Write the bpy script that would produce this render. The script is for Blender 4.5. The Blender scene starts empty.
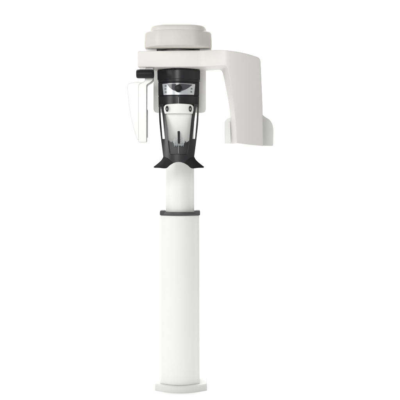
import bpy, bmesh, math
from mathutils import Vector
C = bpy.context.scene.collection
S = 0.00615            # metres per photo pixel at Y = 0
CAMX, CAMZ, D = 0.123, 1.332, 5.0
def at(px, py, Y):
    k = (D + Y) / D * S
    return Vector((CAMX + (px - 200) * k, Y, CAMZ + (165 - py) * k))

# ---------------------------------------------------------------- materials
def mat(name, col, rough=0.4, bev=0.003, metal=0.0, bump=0.02, bscale=900, spec=0.5, trans=0.0, coat=0.0, var=0.008):
    m = bpy.data.materials.new(name); m.use_nodes = True
    nt = m.node_tree; p = nt.nodes['Principled BSDF']
    p.inputs['Roughness'].default_value = rough
    p.inputs['Metallic'].default_value = metal
    p.inputs['Specular IOR Level'].default_value = spec
    p.inputs['Transmission Weight'].default_value = trans
    p.inputs['Coat Weight'].default_value = coat
    tc = nt.nodes.new('ShaderNodeTexCoord')
    n1 = nt.nodes.new('ShaderNodeTexNoise'); n1.inputs['Scale'].default_value = 6; n1.inputs['Detail'].default_value = 3
    nt.links.new(tc.outputs['Object'], n1.inputs['Vector'])
    cr = nt.nodes.new('ShaderNodeValToRGB')
    cr.color_ramp.elements[0].position = .3; cr.color_ramp.elements[1].position = .7
    cr.color_ramp.elements[0].color = tuple(c * (1 - var) for c in col) + (1,)
    cr.color_ramp.elements[1].color = tuple(min(1, c * (1 + var)) for c in col) + (1,)
    nt.links.new(n1.outputs['Fac'], cr.inputs['Fac']); nt.links.new(cr.outputs['Color'], p.inputs['Base Color'])
    n2 = nt.nodes.new('ShaderNodeTexNoise'); n2.inputs['Scale'].default_value = bscale; n2.inputs['Detail'].default_value = 2
    nt.links.new(tc.outputs['Object'], n2.inputs['Vector'])
    bp = nt.nodes.new('ShaderNodeBump'); bp.inputs['Strength'].default_value = bump; bp.inputs['Distance'].default_value = .001
    nt.links.new(n2.outputs['Fac'], bp.inputs['Height'])
    if bev:
        bv = nt.nodes.new('ShaderNodeBevel'); bv.samples = 6; bv.inputs['Radius'].default_value = bev
        nt.links.new(bv.outputs['Normal'], bp.inputs['Normal'])
    nt.links.new(bp.outputs['Normal'], p.inputs['Normal'])
    return m
WHITE = mat('white_paint', (.80, .80, .785), .42, .004)
BASE_SHADE = mat('shaded_white_paint', (.68, .68, .665), .45, .003)  # the white paint darkened, putting shade into the base plate's colour
ARM = mat('arm_paint', (.71, .70, .672), .42, .007)
BEIGE = mat('warm_grey_paint', (.60, .58, .535), .45, .006)
PALE = mat('detector_paint', (.83, .83, .82), .35, .002)
BLACK = mat('black_plastic', (.019, .019, .021), .33, .0025, bump=.08, spec=.34)
SATIN = mat('satin_black', (.018, .018, .020), .3, .0025, bump=.08, spec=.55)
MATT = mat('matt_black', (.008, .008, .009), .45, .003, bump=.1, spec=.25)
GREY = mat('dark_grey_trim', (.06, .06, .06), .4, .002)
STEEL = mat('brushed_metal', (.55, .55, .55), .3, .001, metal=1)
SILVER = mat('silver_panel', (.62, .63, .64), .3, .001, metal=.35)
KEY = mat('grey_button', (.16, .17, .18), .5, .0005)
GLOSS = mat('smoked_lens', (.07, .07, .075), .12, .001)
CLEAR = mat('clear_plastic', (.6, .61, .62), .4, 0, bump=0, var=0)
CLEAR.node_tree.nodes['Principled BSDF'].inputs['Alpha'].default_value = .32
OUTLINE = mat('outline_grey', (.42, .42, .41), .5, 0)
FAINT = mat('pale_outline', (.50, .50, .49), .5, 0)
LINE = mat('seam_grey', (.35, .35, .35), .4, 0)
STUDIO = mat('studio_white', (.92, .92, .92), .8, 0, bump=.0, spec=.1, var=0)

# ---------------------------------------------------------------- builders
def link(name, bm, m, parent=None, smooth=True):
    bmesh.ops.remove_doubles(bm, verts=bm.verts, dist=1e-6)
    bmesh.ops.recalc_face_normals(bm, faces=bm.faces)
    lo = Vector([min(v.co[i] for v in bm.verts) for i in range(3)]); hi = Vector([max(v.co[i] for v in bm.verts) for i in range(3)])
    c = (lo + hi) / 2
    for v in bm.verts: v.co -= c
    me = bpy.data.meshes.new(name)
    if smooth:
        for f in bm.faces: f.smooth = True
        for e in bm.edges:
            if len(e.link_faces) == 2 and e.calc_face_angle(0) > math.radians(32): e.smooth = False
    bm.to_mesh(me); bm.free(); me.materials.append(m)
    o = bpy.data.objects.new(name, me); C.objects.link(o)
    par = Vector((0, 0, 0)); q = parent
    while q: par += Vector(q.location); q = q.parent
    o.location = c - par; o.parent = parent
    return o

def rounded(pts, radii, n=5):
    """round the corners of a closed 2-D outline"""
    out = []; N = len(pts)
    for i, p in enumerate(pts):
        r = radii[i] if isinstance(radii, (list, tuple)) else radii
        p = Vector(p); a = Vector(pts[i - 1]) - p; b = Vector(pts[(i + 1) % N]) - p
        r = min(r, a.length * .49, b.length * .49)
        if r <= 0: out.append(tuple(p)); continue
        A = p + a.normalized() * r; B = p + b.normalized() * r
        for k in range(n + 1):
            t = k / n; q = A * (1 - t) ** 2 + p * 2 * t * (1 - t) + B * t * t
            out.append(tuple(q))
    return out
def curve(pts, n=4):
    """open Catmull-Rom curve"""
    P = [Vector(p) for p in pts]; P = [2 * P[0] - P[1]] + P + [2 * P[-1] - P[-2]]; out = []
    for i in range(1, len(P) - 2):
        for k in range(n):
            t = k / n; a, b, c, d = P[i - 1:i + 3]
            out.append(tuple(.5 * (2 * b + (c - a) * t + (2 * a - 5 * b + 4 * c - d) * t * t + (3 * b - a - 3 * c + d) * t ** 3)))
    out.append(tuple(P[-2])); return out

def solid(name, outlines, Y0, front, th, m, parent, grid=.01, back=None, zgrid=None):
    """outline (and holes) cut into a fine grid, laid on the surface y = front(x, z) and given thickness th"""
    bm = bmesh.new()
    for ol in outlines:
        vs = []
        for p in ol:
            q = at(p[0], p[1], Y0); q.y = 0
            if not vs or (vs[-1].co - q).length > 1e-5: vs.append(bm.verts.new(q))
        if (vs[0].co - vs[-1].co).length < 1e-5: bm.verts.remove(vs.pop())
        for i in range(len(vs)): bm.edges.new((vs[i], vs[(i + 1) % len(vs)]))
    bmesh.ops.triangle_fill(bm, use_beauty=True, use_dissolve=False, edges=bm.edges[:])
    xs = [v.co.x for v in bm.verts]; zs = [v.co.z for v in bm.verts]
    def cut(lo, hi, step, ax):
        k = math.floor(lo / step) + 1
        while k * step < hi:
            co = [0, 0, 0]; no = [0, 0, 0]; co[ax] = k * step + 1.3e-5; no[ax] = 1
            bmesh.ops.bisect_plane(bm, geom=bm.verts[:] + bm.edges[:] + bm.faces[:], plane_co=co, plane_no=no, dist=1e-7); k += 1
    cut(min(xs), max(xs), grid, 0)
    if zgrid: cut(min(zs), max(zs), zgrid, 2)
    r = bmesh.ops.extrude_face_region(bm, geom=bm.faces[:])
    new = {g for g in r['geom'] if isinstance(g, bmesh.types.BMVert)}
    for v in bm.verts:
        x, z = v.co.x, v.co.z
        v.co.y = front(x, z)
        if v in new:
            v.co.y += th
            if back: v.co = Vector(back(v.co.x, v.co.y, v.co.z))
    return link(name, bm, m, parent)
def flat(y): return lambda x, z: y

def plan(w, d, sag, rc, yf, xc=0, n=6, nf=14):
    """plan outline: bowed front at y = yf, rounded corners, straight back; counter-clockwise from front left"""
    ol = []; hw = w / 2 - rc
    for i in range(nf + 1):
        t = -1 + 2 * i / nf; ol.append((xc + t * hw, yf + sag * t * t))
    s = yf + sag; sl = math.atan2(2 * sag, hw)
    for i in range(1, n + 1):
        a = -math.pi / 2 + sl + (math.pi / 2 - sl) * i / n
        ol.append((xc + hw + rc * (math.cos(a) - math.sin(sl)) / (1 - math.sin(sl)), s + rc * (math.sin(a) + math.cos(sl))))
    b = yf + d
    for i in range(n + 1):
        a = math.pi / 2 * i / n; ol.append((xc + hw + rc * math.cos(a), b - rc + rc * math.sin(a)))
    m_ = [(2 * xc - x, y) for x, y in ol]
    return ol + [p for p in reversed(m_)][: len(ol) - (nf + 1)]
def loft(bm, rings, close=True):
    rv = [[bm.verts.new(p) for p in r] for r in rings]
    for a, b in zip(rv, rv[1:]):
        for i in range(len(a)):
            bm.faces.new((a[i], a[(i + 1) % len(a)], b[(i + 1) % len(a)], b[i]))
    if close:
        bm.faces.new(rv[0][::-1]); bm.faces.new(rv[-1])
def plan_solid(name, levels, m, parent, inner=None):
    """levels: list of (z, plan args dict)"""
    bm = bmesh.new()
    rings = [[(x, y, z) for x, y in plan(**a)] for z, a in levels]
    loft(bm, rings, close=not inner)
    if inner:
        z0, z1 = levels[0][0], levels[-1][0]
        r2 = [[(x, y, z) for x, y in plan(**inner)] for z in (z1, z0)]
        n = len(r2[0])
        bm.verts.ensure_lookup_table()
        loft(bm, [rings[-1], r2[0], r2[1], rings[0]], close=False)
    return link(name, bm, m, parent)
def disc(name, c, r, h, m, parent, axis='Y', rx=None, n=40, prof=None):
    """turned shape along an axis; prof: list of (radius factor, height factor)"""
    prof = prof or [(0.9, 0), (1, .12), (1, .88), (.9, 1)]
    bm = bmesh.new(); rings = []
    for rf, hf in prof:
        ring = []
        for i in range(n):
            a = 2 * math.pi * i / n; u = math.cos(a) * (rx or r) * rf; v = math.sin(a) * r * rf; w = (hf - .5) * h
            p = {'Y': (u, w, v), 'Z': (u, v, w), 'X': (w, u, v)}[axis]
            ring.append(Vector(c) + Vector(p))
        rings.append(ring)
    loft(bm, rings); return link(name, bm, m, parent)

# ---------------------------------------------------------------- the machine
root = bpy.data.objects.new('dental_xray_machine', None); C.objects.link(root)
root.location = (0, -.14, 0)
root['label'] = 'tall white panoramic dental x-ray machine with black head support standing on a bowed base plate'
root['category'] = 'x-ray machine'

XC = at(179.9, 0, -.2).x
k2 = S * (D - .2) / D
# base plate
wB = 52.2 * S * .963
xb = at(180.9, 0, -.187).x
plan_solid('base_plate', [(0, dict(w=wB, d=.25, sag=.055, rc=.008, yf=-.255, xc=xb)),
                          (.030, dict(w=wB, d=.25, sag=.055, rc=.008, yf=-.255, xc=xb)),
                          (.038, dict(w=wB - .006, d=.246, sag=.055, rc=.008, yf=-.250, xc=xb))], BASE_SHADE, root)
# lower column
zt = at(0, 215.8, -.225).z
wL = 38.9 * k2
col = plan_solid('lower_column', [(.0385, dict(w=wL + .004, d=.17, sag=.030, rc=.022, yf=-.228, xc=XC)),
                                  (.6, dict(w=wL + .001, d=.17, sag=.030, rc=.022, yf=-.227, xc=XC)),
                                  (zt, dict(w=wL - .002, d=.17, sag=.030, rc=.022, yf=-.226, xc=XC))], WHITE, root)
plan_solid('collar', [(zt, dict(w=wL + .006, d=.176, sag=.030, rc=.024, yf=-.231, xc=XC)),
                      (zt + .004, dict(w=wL + .010, d=.178, sag=.030, rc=.024, yf=-.233, xc=XC)),
                      (zt + .018, dict(w=wL + .010, d=.178, sag=.030, rc=.024, yf=-.233, xc=XC)),
                      (zt + .022, dict(w=wL + .006, d=.176, sag=.030, rc=.024, yf=-.231, xc=XC))], GREY, root,
           inner=dict(w=wL - .038, d=.150, sag=.026, rc=.018, yf=-.217, xc=XC))
wU = 28.6 * k2
plan_solid('upper_column', [(zt - .05, dict(w=wU, d=.135, sag=.024, rc=.02, yf=-.213, xc=XC)),
                            (at(0, 66, -.2).z, dict(w=wU, d=.135, sag=.024, rc=.02, yf=-.213, xc=XC))], WHITE, root)
for px in (162.3, 197.6):
    solid('collar_lip', [rounded([(px - 2.3, 210.6), (px + 2.3, 210.6), (px + 2.3, 214.2), (px - 2.3, 214.2)], [.9, .9, 0, 0])], -.2, flat(-.205), .09, GREY, bpy.data.objects['collar'], grid=.05)
# carriage block behind the head support
cr = rounded([(153.4, 60), (206, 60), (206, 112.8), (153.4, 112.8)], [0, 0, 4.5, 4.5])
xm = at(179.7, 0, -.3).x
solid('carriage', [cr], -.30, lambda x, z: -.315 + .9 * (x - xm) ** 2, .27, WHITE, root, grid=.02)

# overhead housing: chamfered front seen from slightly below
def head_ring(w, cx, yf, ych, yb, ch, z, r=.03):
    q = w / 2 - ch
    pts = [(cx - q, yf), (cx - q * .5, yf - .010), (cx, yf - .014), (cx + q * .5, yf - .010), (cx + q, yf), (cx + w / 2 - .012, yf + ych * .72), (cx + w / 2, yf + ych),
           (cx + w / 2, yb), (cx - w / 2, yb), (cx - w / 2, yf + ych), (cx - w / 2 + .012, yf + ych * .72)]
    return [(x, y, z) for x, y in rounded(pts, [r, r, r, r, r, r, .02, .02, .02, .02, r], 6)]
hx = at(178.0, 0, -.55).x; kf = S * (D - .55) / D; kh = S * (D - .62) / D
def hz(py): return at(0, py, -.63).z
bm = bmesh.new(); wH = 67.8 * kf
lv = [(wH - .024, .008, hz(45.6)), (wH - .006, .002, hz(45.2)), (wH, 0, hz(44)), (wH, 0, hz(38)), (wH - .003, .001, hz(31.4)), (wH - .007, .002, hz(29.9)), (wH - .014, .006, hz(29.0))]
loft(bm, [head_ring(w, hx, -.63 + dy, .10, -.02, .075, z) for w, dy, z in lv])
head = link('overhead_housing', bm, BEIGE, root)
wl = 57.2 * kf
def lz(py): return at(0, py, -.655).z
def lid_ring(w, o, z, n=72):
    b = .265 - o; e = 2 / 4.2; out = []
    for i in range(n):
        a = 2 * math.pi * i / n; c, q = math.cos(a), math.sin(a)
        out.append((hx + .001 + w / 2 * math.copysign(abs(c) ** e, c), -.375 + b * math.copysign(abs(q) ** e, q), z))
    return out
bm = bmesh.new()
loft(bm, [lid_ring(w, o, z) for w, o, z in [(wl - .008, .005, lz(29.4)), (wl - .001, .001, lz(29.1)), (wl, 0, lz(28.6)), (wl - .001, .001, lz(25.0)), (wl - .006, .004, lz(23.9)),
                                            (wl - .018, .012, lz(23.2)), (wl - .07, .04, lz(22.8)), (wl - .2, .11, lz(22.6))]])
link('lid', bm, BEIGE, head)
# turntable between the housing and the arm
disc('turntable', (at(179, 0, -.45).x, -.42, 1.96), .085, .04, STEEL, root, 'Z')
disc('turntable_shade_ring', (at(179, 0, -.45).x, -.43, 1.9665), .102, .014, GREY, root, 'Z')  # ring whose dark grey stands in for the shade in the gap
for px in (151.5, 205):
    a = at(px, 49, -.42)
    solid('arm_mount', [rounded([(px - 5.2, 46), (px + 5.2, 46), (px + 5.2, 51.5), (px - 5.2, 51.5)], .6)], -.5, flat(-.50), .12, PALE, root, grid=.05)

# rotating arm: beam plus the branch that comes down on the right
top = curve([(150, 50.6), (180, 50.1), (212, 50.0), (230, 51.1), (245, 53.2), (257.5, 56.2)], 4)
corner = curve([(257.5, 56.2), (259.6, 57.4), (260.8, 59.6), (261.2, 63)], 4)
right = curve([(261.2, 63), (262.2, 85), (263.2, 110), (263.8, 145.8)], 5)
inner = curve([(236.7, 143.0), (235.6, 125), (233.4, 103), (230.0, 82), (227.6, 69.5)], 5)
ol = top + corner[1:] + right[1:] + [(250, 144.7)] + inner + curve([(227.6, 69.5), (226.6, 67.3), (224.5, 66.2), (221, 66.2)], 3)[1:] + \
     [(180, 66.5)] + rounded([(150, 66.6), (137.3, 66.8), (137.3, 50.6), (150, 50.6)], [0, 1.6, 2.2, 0], 5)[1:-1]
xin = at(227, 0, -.55).x; xr = at(262, 0, -.55).x; xbm = at(200, 0, -.5).x
def armf(x, z):
    if x < xbm: return -.535
    if x < xin: t = (x - xbm) / (xin - xbm); return -.535 - .035 * t * t * (3 - 2 * t)
    t = (x - xin) / (xr - xin); return -.57 + .055 * t ** 1.5
zin = at(0, 66.5, -.55).z
def armb(x, y, z):
    if x > xin - .06 and z < zin + .004:
        t = max(0, min(1, (x - xin) / (xr - xin))); x -= .022 * (1 - t) ** 1
    return (x, min(y, -.35) if x < xbm else y, z)
arm = solid('rotating_arm', [ol], -.55, armf, .20, ARM, root, grid=.012, back=armb, zgrid=.03)
tc = [(225.0, 143.2), (224.8, 122)] + curve([(224.8, 122), (225.6, 120), (228, 118.2), (233, 116.5)], 3)[1:] + [(262, 114)] + \
     curve([(262, 114), (265, 116.6), (269.5, 119.4), (272.6, 123.6), (273.8, 129)], 4)[1:] + rounded([(273.8, 140), (273.6, 145.9), (262, 145.9)], [0, 1, 0])[1:-1] + [(250, 145.4)]
solid('tube_cover', [tc], -.34, lambda x, z: -.345 + .02 * max(0, (x - xr + .02)) / .08, .13, WHITE, arm, grid=.02)
# narrow groove piece between box and cover on the inner face
solid('inner_trim', [rounded([(228.2, 122), (230.2, 121), (231, 142.6), (228.6, 142.4)], .6)], -.36, flat(-.353), .012, WHITE, arm, grid=.05)

# detector on the left
dp = rounded([(146, 66), (153, 66), (152.8, 79.6), (151, 81.6), (146.4, 84.6), (146.3, 142), (138.6, 142), (138.6, 85), (141, 83.4), (145, 81.4)],
             [0, 0, 1, 1, 1.5, .8, .8, 1.5, 1, 1])
det = solid('detector_panel', [dp], -.5, flat(-.50), .10, PALE, root, grid=.05)
dc = [(142, 82.6), (137, 82.2)] + curve([(137, 82.2), (131, 83.2), (128.2, 84.4), (127.6, 87)], 3)[1:] + curve([(127.6, 87), (128.7, 100), (130.8, 115), (134.5, 130), (137.4, 139.5)], 4)[1:] + [(142, 139.5)]
solid('detector_cover', [dc], -.44, flat(-.44), .14, PALE, det, grid=.05)
solid('sensor_edge', [rounded([(145.5, 108.6), (147.4, 109.4), (147.4, 137.4), (145.5, 138.4)], .5)], -.45, flat(-.452), .06, LINE, det, grid=.05)
a, b = at(136.0, 73.6, -.55), at(153.9, 73.6, -.55)
L = b.x - a.x
disc('adjustment_knob', ((a.x + b.x) / 2, -.535, a.z), 4.55 * kf, L, MATT, root, 'X',
     prof=[(.62, 0), (.84, .015), (.95, .05), (1, .12), (1, .88), (.95, .95), (.84, .985), (.62, 1)])

def grow(ol, c, g):
    out = []
    for i, p in enumerate(ol):
        a = Vector(ol[i - 1]); b = Vector(ol[(i + 1) % len(ol)]); t = (b - a).normalized(); out.append((p[0] + t.y * g * c, p[1] - t.x * g * c))
    return out
solid('detector_seal', [grow(dp, 1, .35)], -.485, flat(-.486), .03, OUTLINE, det, grid=.05)  # grey sheet grown past the panel to draw its edge line
solid('cover_outline', [grow(dc, -1, .4)], -.43, flat(-.43), .03, FAINT, det, grid=.05)  # paler grey sheet grown past the cover to draw its edge line
# black head support
XS = at(178.7, 0, -.43).x
R = .140
def cyl(off=0, cy=-.34): return lambda x, z: cy + off - math.sqrt(max(1e-4, R * R - (x - XS) ** 2))
def pw(px): return px * S * (D - .43) / D
def zz(py, Y=-.46): return at(0, py, Y).z
def dplan(w, off=0): return dict(w=w, d=.20, sag=.050, rc=.022, yf=-.482 + off, xc=XS)
sup = plan_solid('head_support', [(zz(106.2), dplan(pw(40.6), .006)), (zz(95.9), dplan(pw(41.0), .004)), (zz(95.6), dplan(pw(40.4), .008)), (zz(95.2), dplan(pw(40.4), .008)), (zz(94.9), dplan(pw(41.1), .004)),
                                  (zz(82.3), dplan(pw(41.3), .004)), (zz(82.0), dplan(pw(40.7), .007)), (zz(81.6), dplan(pw(40.7), .007)), (zz(81.3), dplan(pw(41.3), .004)), (zz(79.1), dplan(pw(41.3), .004)), (zz(79.0), dplan(pw(42.7), 0)),
                                  (zz(70.1), dplan(pw(43), 0)), (zz(69.2), dplan(pw(42.2), .004))], BLACK, root)
solid('seam_line', [[(178.35, 97.5), (178.75, 97.5), (178.75, 104), (178.35, 104)]], -.47, flat(-.4795), .004, LINE, sup, grid=.05)
for px, w in ((173, 2.2), (178.2, 4.2)):
    solid('bolt', [rounded([(px - w / 2, 67.3), (px + w / 2, 67.3), (px + w / 2, 69.2), (px - w / 2, 69.2)], .3)], -.5, flat(-.484), .01, MATT, sup, grid=.05)
# open frame: four struts running into the lower body
def mir(pts): return [(357.4 - x, y) for x, y in reversed(pts)]
lo = curve([(158.45, 104.3), (158.6, 107), (159.0, 120), (159.9, 130), (161.0, 140), (162.3, 150), (163.2, 157)], 4)
edge = curve([(163.2, 157), (167, 158.4), (170.2, 161), (173, 163.3)], 3)[1:] + curve([(173, 163.3), (176, 162.3), (178.7, 162.0)], 3)[1:]
il = curve([(178.7, 154.8), (174, 154.8), (171.2, 154.5), (169.9, 153), (169.2, 149), (168.3, 142), (167.2, 130), (165.6, 116), (163.6, 107), (163.3, 104.3)], 3)
half = lo + edge                     # outer edge going down, then bottom to the middle
outl = half + mir(half)[1:]
innr = il + mir(il)[1:-1]
slotL = rounded([(159.9, 106.6), (161.4, 106.6), (162.9, 120), (164.9, 138.9), (162.5, 138.9), (160.9, 120)], [.7, .7, 0, .6, .6, 0], 3)
# outer outline runs: left down, bottom, right up; inner edge closes it
U = outl + [(357.4 - 163.3, 104.3)] + list(reversed(il_ := [(357.4 - x, y) for x, y in il]))[1:] + il[1:]
frame = solid('support_frame', [U, slotL, [(357.4 - x, y) for x, y in slotL]], -.45, cyl(0), .016, SATIN, sup, grid=.006, zgrid=.012)
# flared hand grips
wing = curve([(163.2, 156.6), (161.4, 159.8), (157.8, 163.2), (153.4, 166.6)], 4) + [(153.2, 167.4)] + curve([(154.4, 167.9), (159, 168.0), (164.6, 168.5), (167.2, 167.6), (169.6, 165.4), (173.2, 163.2)], 3) + \
       curve([(170.4, 160.6), (167, 158.0)], 2)
ztop, zbot = zz(157), zz(168)
def wingf(x, z):
    d = abs(x - XS); t = max(0, min(1, (ztop - z) / (ztop - zbot)))
    base = -.34 - math.sqrt(R * R - min(d, .09) ** 2) + .84 * max(0, d - .09)
    return base - .004 + .012 * t * t - .04 * max(0, d - .07) / .07 * t
solid('hand_grip', [wing], -.47, wingf, .02, MATT, sup, grid=.006, zgrid=.008)
solid('hand_grip', [[(357.4 - x, y) for x, y in wing]], -.47, wingf, .02, MATT, sup, grid=.006, zgrid=.008)
# chin cup with notched rim behind the opening
rim = [(167.2, 139.4), (169.5, 141.2), (170.2, 141.6), (171.6, 142.4), (171.8, 141.6), (172.6, 141.6), (172.8, 143), (175, 143.3), (175.2, 142.5), (176, 142.5), (176.2, 143.6),
       (181.6, 143.6), (181.8, 142.6), (182.6, 142.6), (182.8, 143.4), (185, 143), (185.2, 141.4), (186, 141.4), (186.2, 142.6), (188, 141.6), (190.2, 139.4)]
cup = rim + [(190, 156.5), (167.4, 156.5)]
solid('chin_cup', [cup], -.44, lambda x, z: -.452 + 1.0 * (x - XS) ** 2 - .05 * (zz(141) - z), .012, BLACK, sup, grid=.006, zgrid=.02)
solid('cup_lip', [rounded([(170.2, 154.0), (187.4, 154.0), (187.6, 156), (169.8, 156)], .4)], -.45, lambda x, z: cyl(.006)(x, z), .03, BLACK, sup, grid=.008)
# white head rest shell
hr = curve([(163.9, 110), (164.2, 106.6), (166.2, 104.8), (171, 104.2), (178.7, 103.8)], 4)
hr = hr + mir(hr)[1:] + [(192.6, 113.6), (164.8, 113.6)]
rest = solid('head_rest', [hr], -.47, lambda x, z: -.492 + 2.4 * (x - XS) ** 2, .02, WHITE, root, grid=.008)
pn = curve([(164.9, 113.7), (165.4, 125), (166.6, 136), (167.6, 146)], 3)
solid('head_rest_panel', [pn + mir(pn)], -.46, lambda x, z: -.466 + 3.0 * (x - XS) ** 2 + .28 * max(0, zz(113.7) - z), .012, WHITE, rest, grid=.008, zgrid=.02)
for px in (167.1, 190.3):
    c = at(px, 109, -.47)
    yy = -.494 + 2.4 * (c.x - XS) ** 2
    pv = disc('pivot', (c.x, yy, c.z), 3.0 * kh, .022, MATT, rest, 'Y', rx=1.5 * kh)
    disc('pivot_screw', (c.x, yy - .0115, c.z - .002), 1.0 * kh, .003, LINE, pv, 'Y', rx=.5 * kh)
# bite block
rod = solid('bite_rod', [rounded([(177.6, 131.2), (180.1, 131.2), (179.9, 143.5), (177.9, 143.5)], [.8, .8, .3, .3])], -.46, flat(-.478), .014, MATT, root, grid=.05)
solid('bite_tray', [rounded([(173.4, 138.9), (184.4, 138.9), (184, 145.6), (173.9, 145.6)], [.6, .6, 1.5, 1.5])], -.46, flat(-.466), .003, CLEAR, rod, grid=.05)
for px in (174.6, 176.4, 181.4, 183.2):
    solid('tray_rib', [rounded([(px - .25, 139.2), (px + .25, 139.2), (px + .25, 146.6), (px - .25, 146.6)], .1)], -.46, flat(-.472), .005, CLEAR, rod, grid=.05)
solid('bite_guide', [[(178.3, 145.2), (178.8, 145.2), (178.8, 153.6), (178.3, 153.6)]], -.44, flat(-.462), .006, LINE, rod, grid=.05)

# control panel
def pf(off):
    hw = pw(41.3) / 2 - .022
    return lambda x, z: -.478 + .050 * ((x - XS) / hw) ** 2 + off
cp = solid('control_panel', [rounded([(162.0, 83.3), (195.2, 83.5), (194.0, 94.4), (178.6, 94.9), (163.3, 94.6)], [.7, .7, .7, 0, .7])], -.47, pf(-.004), .006, SILVER, sup, grid=.006)
arc = curve([(167.2, 84.1), (169.6, 87.6), (173.6, 90.4), (178.6, 91.4), (184.2, 90.2), (189, 87.4), (192.6, 84.3)], 4)
solid('display_lens', [arc + [(180, 83.9)]], -.47, pf(-.0062), .003, GLOSS, cp, grid=.006)
c = at(178.4, 88.6, -.48)
dial = disc('dial', (c.x, -.495, c.z), 3.9 * kh, .026, MATT, cp, 'Y', prof=[(.70, 0), (.86, .06), (.94, .2), (1, .9), (1, 1)])
for px, py in ((165.2, 88.8), (165.5, 92.0), (191.7, 88.6), (191.4, 91.8), (165.4, 85.8)):
    p = at(px, py, -.46); y = pf(-.0065)(p.x, 0)
    solid('button', [rounded([(px - .75, py - .7), (px + .75, py - .7), (px + .75, py + .7), (px - .75, py + .7)], .3)], -.46, pf(-.0066), .003, KEY, cp, grid=.02)

# ---------------------------------------------------------------- studio sweep
bm = bmesh.new()
prof = [(-9, 0), (2.0, 0)] + [(2.0 + 1.2 * math.sin(a), 1.2 - 1.2 * math.cos(a)) for a in [math.pi / 2 * i / 16 for i in range(1, 17)]] + [(3.2, 6)]
prev = None
for y, z in prof:
    cur = (bm.verts.new((-9, y, z)), bm.verts.new((9, y, z)))
    if prev: bm.faces.new((prev[0], prev[1], cur[1], cur[0]))
    prev = cur
sw = link('floor', bm, STUDIO); sw['kind'] = 'structure'

# ---------------------------------------------------------------- light
def area(name, loc, target, size, power, col=(1, 1, 1), sy=None):
    l = bpy.data.lights.new(name, 'AREA'); l.energy = power; l.size = size; l.color = col
    if sy: l.shape = 'RECTANGLE'; l.size_y = sy
    o = bpy.data.objects.new(name, l); C.objects.link(o); o.location = loc
    o.rotation_euler = (Vector(target) - Vector(loc)).to_track_quat('-Z', 'Y').to_euler()
area('key_softbox', (-3.6, -2.6, 2.3), (0, -.3, 1.7), 1.6, 62, sy=2.0)
area('background_light', (0, .9, 4.6), (0, 2.6, .4), 5.0, 245, sy=.8)  # unseen lamp added to wash the backdrop to white
area('overhead_fill', (0, -1.2, 5.2), (0, -1.0, 0), 4.0, 12, sy=2.5)  # unseen lamp added above to brighten the floor
area('fill_light', (-.6, -4.0, 2.35), (0, -.3, 1.7), 1.1, 44)  # unseen lamp added near the camera to lift the front faces
w = bpy.data.worlds.new('World'); bpy.context.scene.world = w; w.use_nodes = True
w.node_tree.nodes['Background'].inputs[0].default_value = (1, 1, 1, 1)
w.node_tree.nodes['Background'].inputs[1].default_value = .38

cam = bpy.data.cameras.new('camera'); co = bpy.data.objects.new('camera', cam); C.objects.link(co)
co.location = (CAMX, -D, CAMZ); co.rotation_euler = (math.pi / 2, 0, 0)
cam.sensor_width = 36; cam.lens = 36 * D / (400 * S); cam.shift_y = -35 / 400; cam.clip_end = 100
s = bpy.context.scene; s.camera = co
s.view_settings.view_transform = 'Standard'; s.view_settings.look = 'None'; s.view_settings.exposure = 0.02
